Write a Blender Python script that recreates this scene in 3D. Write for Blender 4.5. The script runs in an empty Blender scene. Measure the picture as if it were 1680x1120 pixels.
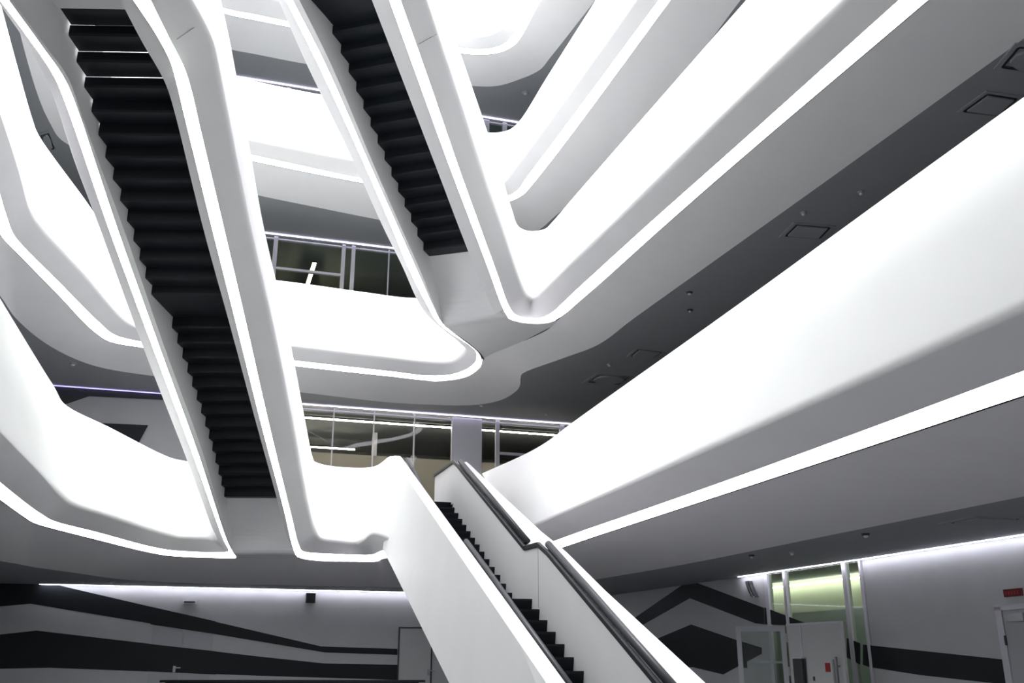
import bpy, bmesh, math
from mathutils import Vector, geometry

# ------------------------------------------------------------------ camera, light, exposure
SC = bpy.context.scene
COL = SC.collection
FOC, PITCH, EYE = 1592.0, math.radians(18.7), 1.3        # focal length in pixels of a 1680 px wide frame

cam_data = bpy.data.cameras.new('camera')
cam_data.sensor_width = 36.0
cam_data.lens = FOC / 1680.0 * 36.0
cam_data.clip_end = 300
cam = bpy.data.objects.new('camera', cam_data)
COL.objects.link(cam)
cam.location = (0, 0, EYE)
cam.rotation_euler = (math.radians(90) + PITCH, 0, 0)
SC.camera = cam

world = bpy.data.worlds.new('world')
SC.world = world
world.use_nodes = True
world.node_tree.nodes['Background'].inputs[0].default_value = (0.75, 0.82, 1.0, 1)
world.node_tree.nodes['Background'].inputs[1].default_value = 0.06

sky_data = bpy.data.lights.new('skylight_glow', 'AREA')   # the luminous roof light over the atrium
sky_data.shape = 'RECTANGLE'
sky_data.size, sky_data.size_y = 9.0, 8.0
sky_data.energy = 5000
sky_data.color = (0.96, 0.98, 1.0)
sky = bpy.data.objects.new('skylight_glow', sky_data)
COL.objects.link(sky)
sky.location = (-1.8, 16.5, 23.4)

SC.view_settings.view_transform = 'Standard'
SC.view_settings.look = 'None'
SC.view_settings.gamma = 1
SC.view_settings.use_curve_mapping = False
SC.view_settings.exposure = 0.9
LED_POWER = 7.0

# ------------------------------------------------------------------ surveying
CP, SP = math.cos(PITCH), math.sin(PITCH)

def sight(px, py):
    a, b = (px - 840) / FOC, (560 - py) / FOC
    return Vector((a, CP - b * SP, SP + b * CP))

def at(px, py, z):
    """a point seen at (px, py) that is known to lie at height z"""
    d = sight(px, py)
    t = (z - EYE) / d.z
    return Vector((d.x * t, d.y * t, z))

def on_line(px, py, p, u):
    """a point seen at (px, py) on the vertical plane through p along u"""
    d = sight(px, py)
    n = Vector((-u[1], u[0]))
    t = (p[0] * n.x + p[1] * n.y) / (d.x * n.x + d.y * n.y)
    return Vector((d.x * t, d.y * t, EYE + d.z * t))

class Flat:
    def __init__(self, f): self.f = f
    def hit(self, px, py, off): return at(px, py, self.f + off)

class Ramp:
    """floor height along a stair that climbs towards the viewer, level at both ends"""
    def __init__(self, az, foot, f0, top, f1):
        a = math.radians(az)
        self.u = Vector((math.sin(a), math.cos(a)))
        self.foot, self.top, self.f0, self.f1 = foot, top, f0, f1
    def h(self, x, y):
        s = x * self.u.x + y * self.u.y
        k = min(1.0, max(0.0, (self.foot - s) / (self.foot - self.top)))
        return self.f0 + (self.f1 - self.f0) * k
    def hit(self, px, py, off):
        d = sight(px, py)
        g = lambda t: EYE + d.z * t - self.h(d.x * t, d.y * t) - off
        t = 1.0
        while g(t) < 0 and t < 80: t += 0.1
        a, b = t - 0.1, t
        for _ in range(40):
            m = (a + b) / 2
            if g(m) < 0: a = m
            else: b = m
        return Vector((d.x * b, d.y * b, EYE + d.z * b))

F1, F2, F3, F4 = 4.5, 9.3, 14.1, 18.9                    # floor levels of the galleries
TOP, BOT, LO, LI, SOF = 1.1, -0.66, -0.88, -0.97, -1.3       # balcony profile measured from the floor
G1, G2, G3, G4 = Flat(F1), Flat(F2), Flat(F3), Flat(F4)
RS1 = Ramp(-1.5, 20.2, F1, 10.7, F2)
RS2 = Ramp(16.5, 17.6, F2, 8.1, F3)

# ------------------------------------------------------------------ materials
def mat(name, col, rough=0.5, spec=0.5, metal=0.0, noise=0.0, scale=6.0, bump=0.0, trans=0.0, ior=1.45, emit=None, power=0.0):
    m = bpy.data.materials.new(name)
    m.use_nodes = True
    nt = m.node_tree
    b = nt.nodes['Principled BSDF']
    b.inputs['Base Color'].default_value = (*col, 1)
    b.inputs['Roughness'].default_value = rough
    b.inputs['Specular IOR Level'].default_value = spec
    b.inputs['Metallic'].default_value = metal
    b.inputs['IOR'].default_value = ior
    b.inputs['Transmission Weight'].default_value = trans
    if emit:
        b.inputs['Emission Color'].default_value = (*emit, 1)
        b.inputs['Emission Strength'].default_value = power
    if noise or bump:
        tc = nt.nodes.new('ShaderNodeTexCoord')
        nz = nt.nodes.new('ShaderNodeTexNoise')
        nz.inputs['Scale'].default_value = scale
        nz.inputs['Detail'].default_value = 5
        nt.links.new(tc.outputs['Object'], nz.inputs['Vector'])
        if noise:
            rp = nt.nodes.new('ShaderNodeValToRGB')
            rp.color_ramp.elements[0].color = (*[c * (1 - noise) for c in col], 1)
            rp.color_ramp.elements[1].color = (*[min(1, c * (1 + noise)) for c in col], 1)
            rp.color_ramp.elements[0].position, rp.color_ramp.elements[1].position = 0.3, 0.7
            nt.links.new(nz.outputs['Fac'], rp.inputs['Fac'])
            nt.links.new(rp.outputs['Color'], b.inputs['Base Color'])
        if bump:
            bp = nt.nodes.new('ShaderNodeBump')
            bp.inputs['Strength'].default_value = bump
            bp.inputs['Distance'].default_value = 0.01
            nt.links.new(nz.outputs['Fac'], bp.inputs['Height'])
            nt.links.new(bp.outputs['Normal'], b.inputs['Normal'])
    return m

M = {
    'plaster': mat('white_plaster', (0.86, 0.86, 0.855), 0.55, 0.3, noise=0.015, scale=1.5),
    'wall': mat('white_wall_paint', (0.50, 0.51, 0.515), 0.7, 0.2, noise=0.03, scale=2.0),
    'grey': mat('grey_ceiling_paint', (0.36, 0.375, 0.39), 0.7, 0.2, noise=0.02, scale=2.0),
    'led': mat('cool_led_diffuser', (0.9, 0.9, 0.95), 0.4, emit=(0.94, 0.92, 1.0), power=LED_POWER),
    'led_green': mat('neutral_led_diffuser', (0.9, 0.92, 0.9), 0.4, emit=(0.95, 1.0, 0.93), power=LED_POWER),
    'violet': mat('violet_led_line', (0.8, 0.8, 1.0), 0.4, emit=(0.45, 0.40, 1.0), power=1.0),
    'glow': mat('slot_glow', (0.9, 0.9, 1.0), 0.4, emit=(0.85, 0.83, 1.0), power=1.5),
    'cove': mat('wall_wash_led', (0.9, 0.9, 1.0), 0.4, emit=(0.90, 0.88, 1.0), power=14.0),
    'line': mat('glazing_led_line', (0.9, 0.9, 1.0), 0.4, emit=(0.80, 0.76, 1.0), power=2.0),
    'lobby': mat('lobby_led', (0.9, 0.9, 0.8), 0.4, emit=(1.0, 1.0, 0.84), power=7.0),
    'warm': mat('warm_tube', (0.9, 0.9, 0.8), 0.4, emit=(1.0, 0.86, 0.72), power=32.0),
    'yellow': mat('yellow_tube', (0.9, 0.9, 0.6), 0.4, emit=(1.0, 0.9, 0.5), power=14),
    'black': mat('black_stair_paint', (0.010, 0.013, 0.017), 0.45, 0.3, noise=0.05, scale=3.0),
    'rail': mat('black_rail_lacquer', (0.014, 0.016, 0.02), 0.45, 0.3, noise=0.05, scale=8.0),
    'graphic': mat('black_wall_paint', (0.010, 0.013, 0.016), 0.5, 0.3, noise=0.1, scale=2.0),
    'alu': mat('painted_aluminium', (0.62, 0.61, 0.66), 0.45, 0.5, noise=0.02, scale=4.0),
    'steel': mat('brushed_steel', (0.35, 0.36, 0.37), 0.35, 0.5, metal=0.8, noise=0.05, scale=20.0),
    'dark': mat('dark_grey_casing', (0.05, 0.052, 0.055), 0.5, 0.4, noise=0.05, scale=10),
    'beige': mat('beige_partition', (0.33, 0.30, 0.27), 0.7, 0.2, noise=0.03, scale=2.0),
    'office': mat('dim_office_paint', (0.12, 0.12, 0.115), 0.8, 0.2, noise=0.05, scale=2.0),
    'door': mat('grey_door_paint', (0.42, 0.44, 0.455), 0.5, 0.4, noise=0.02, scale=3.0),
    'white': mat('white_enamel', (0.52, 0.53, 0.52), 0.4, 0.5, noise=0.02, scale=3.0),
    'olive': mat('pale_green_wall', (0.60, 0.62, 0.53), 0.7, 0.2, noise=0.02, scale=3.0),
    'red': mat('red_sign_enamel', (0.35, 0.03, 0.03), 0.5, 0.4, noise=0.05, scale=10),
    'dull_red': mat('dull_red_sign', (0.13, 0.025, 0.03), 0.6, 0.3, noise=0.05, scale=10),
    'floor': mat('pale_stone_floor', (0.14, 0.14, 0.145), 0.3, 0.5, noise=0.06, scale=1.2),
    'carpet': mat('gallery_floor', (0.12, 0.12, 0.125), 0.6, 0.3, noise=0.05, scale=2.0),
}
# window glass: clear with a weak mirror, cheap to light through
def glass(name, tint, refl):
    m = bpy.data.materials.new(name)
    m.use_nodes = True
    nt = m.node_tree
    nt.nodes.clear()
    out = nt.nodes.new('ShaderNodeOutputMaterial')
    mix = nt.nodes.new('ShaderNodeMixShader')
    tr = nt.nodes.new('ShaderNodeBsdfTransparent')
    gl = nt.nodes.new('ShaderNodeBsdfGlossy')
    fr = nt.nodes.new('ShaderNodeFresnel')
    fr.inputs['IOR'].default_value = refl
    tr.inputs['Color'].default_value = (*tint, 1)
    gl.inputs['Roughness'].default_value = 0.02
    geo = nt.nodes.new('ShaderNodeNewGeometry')              # only the outer face mirrors
    inv = nt.nodes.new('ShaderNodeMath'); inv.operation = 'SUBTRACT'; inv.inputs[0].default_value = 1.0
    mul = nt.nodes.new('ShaderNodeMath'); mul.operation = 'MULTIPLY'
    nt.links.new(geo.outputs['Backfacing'], inv.inputs[1])
    nt.links.new(inv.outputs[0], mul.inputs[0])
    nt.links.new(fr.outputs[0], mul.inputs[1])
    nt.links.new(mul.outputs[0], mix.inputs[0])
    nt.links.new(tr.outputs[0], mix.inputs[1])
    nt.links.new(gl.outputs[0], mix.inputs[2])
    nt.links.new(mix.outputs[0], out.inputs[0])
    return m
M['glass'] = glass('clear_glass', (0.86, 0.9, 0.88), 1.35)
M['green_glass'] = glass('green_tinted_glass', (0.84, 0.90, 0.83), 1.35)

# ------------------------------------------------------------------ object helpers
def link(name, verts, faces, material, parent=None, smooth=False):
    me = bpy.data.meshes.new(name)
    me.from_pydata([tuple(v) for v in verts], [], faces)
    bm = bmesh.new()
    bm.from_mesh(me)
    bmesh.ops.remove_doubles(bm, verts=bm.verts, dist=1e-5)
    bmesh.ops.recalc_face_normals(bm, faces=bm.faces)
    bm.to_mesh(me)
    bm.free()
    if smooth:
        for f in me.polygons: f.use_smooth = True
    me.materials.append(M[material])
    o = bpy.data.objects.new(name, me)
    COL.objects.link(o)
    if parent:
        o.parent = parent
        o.matrix_parent_inverse = parent.matrix_world.inverted()
    return o

def thing(name, label, cat, loc=(0, 0, 0), group=None):
    o = bpy.data.objects.new(name, None)
    COL.objects.link(o)
    o.location = loc
    o.empty_display_size = 0.2
    bpy.context.view_layer.update()
    return tag(o, label, cat, group)

def tag(o, label, cat, group=None):
    o['label'], o['category'] = label, cat
    if group: o['group'] = group
    return o

def struct(o, label=None):
    o['kind'] = 'structure'
    if label: o['label'] = label
    return o

def catmull(pts, k):
    """points on a centripetal curve through pts, k per span; collinear runs stay straight"""
    if len(pts) < 3 or k == 1: 
        out = []
        for a, b in zip(pts, pts[1:]): out += [a.lerp(b, j / k) for j in range(k)]
        return out + [pts[-1]]
    P = [pts[0] * 2 - pts[1]] + list(pts) + [pts[-1] * 2 - pts[-2]]
    out = []
    for i in range(1, len(P) - 2):
        p0, p1, p2, p3 = P[i - 1:i + 3]
        d1 = max((p1 - p0).length ** 0.5, 1e-4); d2 = max((p2 - p1).length ** 0.5, 1e-4); d3 = max((p3 - p2).length ** 0.5, 1e-4)
        t0, t1, t2, t3 = 0, d1, d1 + d2, d1 + d2 + d3
        for j in range(k):
            t = t1 + (t2 - t1) * j / k
            A1 = p0 * ((t1 - t) / (t1 - t0)) + p1 * ((t - t0) / (t1 - t0))
            A2 = p1 * ((t2 - t) / (t2 - t1)) + p2 * ((t - t1) / (t2 - t1))
            A3 = p2 * ((t3 - t) / (t3 - t2)) + p3 * ((t - t2) / (t3 - t2))
            B1 = A1 * ((t2 - t) / (t2 - t0)) + A2 * ((t - t0) / (t2 - t0))
            B2 = A2 * ((t3 - t) / (t3 - t1)) + A3 * ((t - t1) / (t3 - t1))
            out.append(B1 * ((t2 - t) / (t2 - t1)) + B2 * ((t - t1) / (t2 - t1)))
    return out + [pts[-1]]

def loft(name, rails, material, parent=None, smooth=True, closed=False):
    """skin across a list of rails (equal point counts)"""
    n, r = len(rails[0]), len(rails)
    verts = [p for rail in rails for p in rail]
    faces = []
    for a in range(r if closed else r - 1):
        b = (a + 1) % r
        for i in range(n - 1):
            faces.append((a * n + i, a * n + i + 1, b * n + i + 1, b * n + i))
    if closed:
        faces.append(tuple(a * n for a in range(r)))
        faces.append(tuple(a * n + n - 1 for a in range(r)))
    return link(name, verts, faces, material, parent, smooth)

def plan_normals(rail, side):
    out = []
    for i in range(len(rail)):
        a, b = rail[max(0, i - 2)], rail[min(len(rail) - 1, i + 2)]
        d = Vector((b.x - a.x, b.y - a.y, 0))
        if d.length < 1e-6: d = Vector((1, 0, 0))
        d.normalize()
        out.append(Vector((-d.y, d.x, 0)) * side)
    return out

def extend(rail, e0, e1):
    r = list(rail)
    if e0: r.insert(0, r[0] + (r[0] - r[1]).normalized() * e0)
    if e1: r.append(r[-1] + (r[-1] - r[-2]).normalized() * e1)
    return r

K = 6
class Ribbon:
    """rails of one balcony edge: T rim, B foot of the face, L1/L2 edges of the light strip"""
    def __init__(self, stations, side, e0=0, e1=0):
        T, B, A, C, E = [], [], [], [], []
        for st in stations:
            if isinstance(st[1], Vector):
                for lst, v in zip((T, B, A, C, E), st[1:] + (None,)): lst.append(v)
                continue
            surf, t, b, l1, l2 = st[:5]
            b3 = surf.hit(*b, BOT)
            B.append(b3)
            T.append(surf.hit(*t, TOP) if t else b3 + Vector((0, 0, TOP - BOT)))
            A.append(surf.hit(*l1, LO)); C.append(surf.hit(*l2, LI))
            E.append(surf.hit(*st[5], LI) if len(st) > 5 and st[5] else None)
        self.first = 1 if e0 else 0
        rails = [catmull(extend(r, e0, e1), K) for r in (T, B, A, C)]
        self.T, self.B, self.L1, self.L2 = rails
        self.E, self.side = E, side
    def idx(self, st): return (st + self.first) * K
    def parapet(self, name, i0, i1, parent):
        T, B, A = (r[i0:i1 + 1] for r in (self.T, self.B, self.L1))
        N = plan_normals(T, self.side)
        cap = 0.16
        Tin = [t + n * cap for t, n in zip(T, N)]
        Fin = [Vector((p.x, p.y, p.z - TOP)) for p in Tin]
        rim0 = [t + n * 0.02 for t, n in zip(T, N)]
        rim1 = [t.lerp(b, 0.02) for t, b in zip(T, B)]
        rails = [Fin, [p - Vector((0, 0, 0.02)) for p in Tin], Tin, rim0, rim1]
        r0 = 0.10
        rows = [[] for _ in range(7)]
        for t, b, a in zip(T, B, A):
            p = b.lerp(t, min(0.45, r0 / max(1e-3, (t - b).length)))
            q = b.lerp(a, min(0.45, r0 * 0.8 / max(1e-3, (a - b).length)))
            for j in range(7):
                w = j / 6
                rows[j].append(p.lerp(b, w).lerp(b.lerp(q, w), w))
        rails += [[t.lerp(p, 0.5) for t, p in zip(rim1, rows[0])]] + rows + [A]
        back = [Vector((p.x, p.y, f.z - 0.05)) + n * 0.1 for p, f, n in zip(A, Fin, N)]
        return loft(name, rails, 'plaster', parent)
    def strip(self, i0, i1, parent, material='led'):
        A, C = self.L1[i0:i1 + 1], self.L2[i0:i1 + 1]
        A2 = [p + Vector((0, 0, 0.015)) for p in A]
        C2 = [p + Vector((0, 0, 0.015)) for p in C]
        top = [a.lerp(c, 0.5) + Vector((0, 0, 0.06)) for a, c in zip(A2, C2)]
        o = loft('light_strip', [A2, C2, top], material, parent, smooth=False, closed=True)
        o.data.materials.append(M['dark'])                   # dark back added so the strip leaks no light inside
        n = len(A2) - 1
        for k, f in enumerate(o.data.polygons): f.material_index = 0 if k < n else 1
        return o
    def lip(self, st0, pts, surf, parent):
        """small turned-down rim outside the light strip"""
        i0 = self.idx(st0)
        L2 = self.L2[i0:i0 + (len(pts) - 1) * K + 1]
        R = catmull([surf.hit(*p, LI - 0.004) for p in pts], K)
        up = [p + Vector((0, 0, 0.10)) for p in R]
        back_ = [p + Vector((0, 0, 0.05)) for p in L2]
        return loft('lip', [L2, R, up, back_], 'plaster', parent, smooth=False, closed=True)

def polygon(name, pts, z, material, parent=None, thick=0.12):
    """flat slab over a plan outline that may be concave"""
    outline = [Vector((p[0], p[1], z)) for p in pts]
    tris = geometry.tessellate_polygon([outline])
    n = len(outline)
    verts = outline + [p + Vector((0, 0, thick)) for p in outline]
    faces = [tuple(t) for t in tris] + [tuple(i + n for i in reversed(t)) for t in tris]
    faces += [(i, (i + 1) % n, (i + 1) % n + n, i + n) for i in range(n)]
    return link(name, verts, faces, material, parent)

def prism(name, quad, depth, material, parent=None, smooth=False):
    """planar outline pushed along the vector depth"""
    n = len(quad)
    verts = list(quad) + [Vector(p) + Vector(depth) for p in quad]
    tris = geometry.tessellate_polygon([[Vector(p) for p in quad]])
    faces = [tuple(t) for t in tris] + [tuple(i + n for i in reversed(t)) for t in tris]
    faces += [(i, (i + 1) % n, (i + 1) % n + n, i + n) for i in range(n)]
    return link(name, verts, faces, material, parent, smooth)

def bar(name, a, b, w, h, material, parent=None, up=(0, 0, 1), bevel=0.0):
    """rectangular bar from a to b, w wide and h tall about its axis"""
    a, b = Vector(a), Vector(b)
    d = (b - a).normalized()
    up = Vector(up)
    s = d.cross(up)
    if s.length < 1e-4: s = d.cross(Vector((0, 1, 0)))
    s.normalize()
    v = s.cross(d).normalized()
    c = bevel or min(w, h) * 0.15
    prof = [(-w/2 + c, -h/2), (w/2 - c, -h/2), (w/2, -h/2 + c), (w/2, h/2 - c), (w/2 - c, h/2), (-w/2 + c, h/2), (-w/2, h/2 - c), (-w/2, -h/2 + c)]
    rails = [[a + s * x + v * y, b + s * x + v * y] for x, y in prof]
    return loft(name, rails, material, parent, smooth=False, closed=True)

def tube(name, pts, r, material, parent=None, n=10, sx=1.0):
    rings = []
    for i, p in enumerate(pts):
        a, b = pts[max(0, i - 1)], pts[min(len(pts) - 1, i + 1)]
        d = (b - a).normalized()
        s = d.cross(Vector((0, 0, 1)))
        if s.length < 1e-3: s = Vector((1, 0, 0))
        s.normalize()
        v = s.cross(d)
        rings.append([p + s * math.cos(2*math.pi*j/n) * r * sx + v * math.sin(2*math.pi*j/n) * r for j in range(n)])
    rails = [[rg[j] for rg in rings] for j in range(n)]
    return loft(name, rails, material, parent, smooth=True, closed=True)

def disc(name, c, r, h, material, parent=None, n=20, taper=0.8):
    c = Vector(c)
    ring = lambda rr, z: [c + Vector((math.cos(2*math.pi*j/n) * rr, math.sin(2*math.pi*j/n) * rr, z)) for j in range(n)]
    v = ring(r, 0) + ring(r, -h * 0.5) + ring(r * taper, -h)
    faces = [tuple(range(n)), tuple(range(2*n, 3*n))]
    for k in range(2):
        faces += [(k*n + j, k*n + (j+1) % n, (k+1)*n + (j+1) % n, (k+1)*n + j) for j in range(n)]
    return link(name, v, faces, material, parent)

# ------------------------------------------------------------------ outer shell of the building
BW = Vector((-5.67, 24.95)); BU = Vector((7.42, 2.25)).normalized()   # the long back wall, in plan
BN = Vector((-BU.y, BU.x))                                            # away from the atrium
def back(px, py): return on_line(px, py, BW, BU)
def back_s(px, py):
    p = back(px, py)
    return (Vector((p.x, p.y)) - BW).dot(BU), p.z
def backp(s, z, off=0.0):
    q = BW + BU * s + BN * off
    return Vector((q.x, q.y, z))
S_LEFT, S_RIGHT = -13.0, 14.0
def back_slab(name, s0, s1, z0, z1, material, off0=0.0, off1=0.2, parent=None):
    return prism(name, [backp(s0, z0, off0), backp(s1, z0, off0), backp(s1, z1, off0), backp(s0, z1, off0)], (BN * (off1 - off0)).to_3d(), material, parent)

CW = [at(1005, 976, 3.2), at(1217, 946, 3.2), at(1256, 940.5, 3.2), at(1414, 918, 3.2), at(1680, 878, 3.2)]   # right-hand wall of the hall
CW.append(CW[-1] + (CW[-1] - CW[-2]).normalized() * 14)
OUT_L = [Vector((-17, 21)), Vector((-17, -7))]
OUT_R = [Vector((13, -7))]

floor = struct(polygon('floor', [(-18, -8), (16, -8), (16, 32), (-18, 32)], -0.12, 'floor'))
bk = backp(S_LEFT, 0); bk2 = backp(S_RIGHT, 0)
s_corner = (Vector((CW[0].x, CW[0].y)) - BW).dot(BU)
wall_back = struct(back_slab('wall_back', S_LEFT, s_corner + 0.3, 0, F1 - 0.1, 'wall'))
wl = bk.to_2d()
wall_left = struct(prism('wall_left', [Vector((-17, -7, 0)), Vector((wl.x, wl.y, 0)), Vector((wl.x, wl.y, 24)), Vector((-17, -7, 24))], (-0.2, 0, 0), 'wall'))
wall_front = struct(prism('wall_front', [Vector((-17, -7, 0)), Vector((14, -7, 0)), Vector((14, -7, 24)), Vector((-17, -7, 24))], (0, -0.2, 0), 'wall'))
wr = bk2.to_2d()
wall_right = struct(prism('wall_right', [Vector((14, -7, 3.4)), Vector((wr.x, wr.y, 3.4)), Vector((wr.x, wr.y, 24)), Vector((14, -7, 24))], (0.2, 0, 0), 'wall'))

def ring(s_pts, back_off=0.0):
    """outline: inner edge left to right, then round the outer walls back to the left"""
    r = [Vector((p.x, p.y)) for p in s_pts]
    return r + [Vector((13.8, r[-1].y)), Vector((wr.x - 0.3, wr.y - 0.3)), backp(-8, 0, -0.02).to_2d(), Vector((wl.x + 0.1, wl.y)), Vector((-16.8, r[0].y))]

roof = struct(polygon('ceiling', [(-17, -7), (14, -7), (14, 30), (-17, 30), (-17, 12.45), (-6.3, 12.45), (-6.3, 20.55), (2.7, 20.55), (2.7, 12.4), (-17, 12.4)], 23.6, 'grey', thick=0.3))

# ------------------------------------------------------------------ balcony edges
# (level or ramp, rim, foot of face, outer and inner edge of the light strip, inner edge of a stair string)
RB = Ribbon([                                             # lowest gallery, left, turning up the first stair
    (G1, (0, 485), (0, 706), (0, 791), (0, 821)),
    (G1, (60, 585), (60, 768), (45, 827), (38, 848)),
    (G1, (88, 630), (104, 814), (68, 843), (56, 859)),
    (G1, (112, 666), (124, 828), (90, 855), (75, 865)),
    (G1, (180, 700), (190, 849), (160, 873), (150, 884)),
    (G1, (270, 746), (276, 876), (250, 897), (250, 908)),
    (G1, (290, 753), (300, 881), (287, 903), (284, 913)),
    (G1, (318, 757), (340, 883), (355, 906), (358, 916)),
    (G1, None, (351, 884), (372, 905), (386, 916)),
    (RS1, None, (354, 882), (375, 903), (384, 909), (385, 909)),
    (RS1, None, (345, 862), (366, 885), (373, 888), (376, 889)),
    (RS1, None, (302, 746), (316, 746), (326, 746), (334, 746)),
    (RS1, None, (233, 570), (250, 570), (262, 570), (270, 570)),
    (RS1, None, (161, 373), (177, 373), (192, 373), (202, 373)),
    (RS1, None, (121, 268), (141, 268), (157, 268), (163, 268)),
    (RS1, None, (95, 187), (113, 187), (130, 187), (133, 185)),
    (RS1, None, (78, 140), (90, 130), (108, 133), (112, 128)),
    (RS1, None, (45, 75), (43, 60), (67, 73), (72, 72)),
    (RS1, None, (0, 8), (0, 3), (14, 0), (20, 0)),
], side=1, e0=5, e1=5)
RA = Ribbon([                                             # first stair, right string, turning into the lowest gallery
    (RS1, (363, 0), (315, 0), (247, 0), (217, 0), (197, 0)),
    (RS1, (375, 55), (338, 42), (278, 63), (252, 52), (235, 72)),
    (RS1, (380, 80), (350, 70), (303, 113), (278, 100), (262, 118)),
    (RS1, (393, 150), (364, 135), (315, 152), (290, 140), (275, 146)),
    (RS1, (407, 227), (377, 200), (326, 200), (302, 190), (288, 190)),
    (RS1, (433, 373), (412, 373), (367, 373), (347, 373), (333, 373)),
    (RS1, (472, 540), (450, 540), (406, 540), (390, 543), (379, 540)),
    (RS1, (500, 685), (480, 690), (440, 690), (428, 695), (420, 693)),
    (RS1, (509, 732), (508, 835), (478, 846), (466, 838), (457, 828)),
    (RS1, (513, 748), (519, 872), (490, 893), (480, 897), (470, 880)),
    (G1, (520, 758), (526, 883), (500, 905), (490, 914)),
    (G1, (544, 764), (550, 887), (540, 908), (530, 920)),
    (G1, (590, 767), (582, 890), (585, 910), (585, 921)),
    (G1, (612, 765), (594, 886), (607, 910), (614, 921)),
    (G1, (640, 748), (614, 875), (627, 903), (634, 915)),
    (None, Vector((-2.25, 19.15, 5.17)), Vector((-2.12, 18.55, 3.55)), Vector((-2.0, 18.7, 3.5)), Vector((-1.9, 18.8, 3.45))),
], side=1, e0=5)
RR = Ribbon([                                             # lowest gallery, right
    (G1, (790, 776), (850, 873), (880, 897), (890, 909)),
    (G1, (857, 746), (900, 851), (907, 888), (919, 900)),
    (G1, (893, 726), (950, 829), (960, 869), (970, 883)),
    (G1, (940, 691), (1010, 803), (1030, 845), (1040, 860)),
    (G1, (1220, 491), (1200, 719), (1220, 778), (1240, 795)),
    (G1, (1450, 323), (1440, 613), (1460, 690), (1460, 723)),
    (G1, (1680, 156), (1680, 506), (1680, 608), (1680, 651)),
], side=1, e1=11)
RC = Ribbon([                                             # second gallery, left and middle, turning up the second stair
    (G2, (3, 10), (0, 182), (-3, 310), (-8, 365)),
    (G2, (27, 100), (30, 273), (10, 352), (2, 388)),
    (G2, (54, 195), (52, 346), (20, 380), (12, 400)),
    (G2, (64, 220), (67, 370), (30, 395), (24, 412)),
    (G2, (143, 330), (140, 450), (100, 466), (95, 484)),
    (G2, (205, 418), (200, 520), (163, 529), (156, 546)),
    (G2, (226, 434), (218, 533), (190, 550), (183, 562)),
    (G2, (250, 440), (240, 539), (230, 560), (235, 571)),
    (G2, (453, 459), (478, 568), (480, 591), (482, 601)),
    (G2, (600, 479), (640, 587), (640, 609), (640, 618)),
    (G2, (672, 488), (717, 595), (700, 616), (707, 625)),
    (G2, None, (738, 594), (735, 615), (735, 624)),
    (G2, None, (752, 588), (760, 608), (765, 618)),
    (G2, None, (761, 578), (777, 597), (787, 603)),
    (G2, None, (763, 572), (782, 588), (790, 593)),
    (G2, None, (754, 563), (779, 575), (784, 579)),
    (RS2, None, (703, 520), (721, 533), (728, 533), (728, 533)),
    (RS2, None, (682, 490), (700, 500), (711, 503), (713, 502)),
    (RS2, None, (660, 440), (672, 445), (685, 445), (690, 445)),
    (RS2, None, (627, 373), (642, 373), (653, 373), (658, 373)),
    (RS2, None, (577, 263), (594, 263), (606, 268), (612, 268)),
    (RS2, None, (500, 103), (520, 103), (533, 103), (542, 103)),
    (RS2, None, (455, 0), (468, 0), (480, 0), (491, 0)),
], side=1, e0=5, e1=4)
RD = Ribbon([                                             # second stair, right string, turning into the second gallery
    (RS2, (725, 0), (700, 0), (657, 0), (638, 0), (610, 0)),
    (RS2, (770, 128), (743, 130), (703, 130), (685, 130), (660, 130)),
    (RS2, (818, 270), (792, 280), (752, 273), (737, 273), (715, 273)),
    (RS2, (840, 343), (828, 380), (788, 373), (775, 373), (753, 373)),
    (RS2, (848, 366), (850, 447), (815, 447), (803, 447), (782, 447)),
    (RS2, (856, 374), (864, 484), (835, 502), (826, 508), (812, 515)),
    (G2, (867, 378), (870, 490), (848, 517), (840, 525)),
    (G2, (880, 378), (873, 493), (870, 523), (872, 531)),
    (G2, (893, 375), (877, 490), (888, 521), (895, 530)),
    (G2, (903, 366), (884, 483), (902, 515), (912, 525)),
    (G2, (940, 323), (930, 437), (945, 476), (960, 487)),
    (G2, (1000, 254), (1003, 368), (1058, 373), (1088, 373)),
    (G2, (1222, 0), (1220, 157), (1220, 229), (1220, 258)),
    (G2, (1379, -179), (1387, 0), (1475, 0), (1525, 0)),
], side=1, e0=4, e1=9)
RE = Ribbon([                                             # third gallery
    (G3, (40, -190), (45, -80), (50, -60), (50, -50)),
    (G3, (85, -70), (95, 30), (100, 55), (100, 66)),
    (G3, (120, 20), (130, 118), (135, 142), (137, 152)),
    (G3, (190, 62), (200, 170), (205, 196), (206, 207)),
    (G3, (330, 107), (340, 212), (340, 238), (340, 249)),
    (G3, (400, 128), (407, 228), (413, 254), (415, 265)),
    (G3, (467, 143), (490, 245), (500, 273), (503, 283)),
    (G3, (527, 155), (577, 263), (593, 293), (597, 301)),
    (G3, (700, 192), (720, 288), (730, 316), (733, 325)),
    (G3, (785, 215), (795, 304), (805, 324), (808, 334)),
    (G3, (812, 217), (818, 303), (833, 321), (836, 331)),
    (G3, (833, 213), (828, 296), (850, 311), (858, 320)),
    (G3, (850, 200), (840, 280), (862, 294), (872, 305)),
    (G3, (900, 121), (900, 198), (920, 217), (934, 226)),
    (G3, (1052, -119), (1043, 0), (1081, 0), (1101, 0)),
], side=1, e0=4, e1=9)
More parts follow.
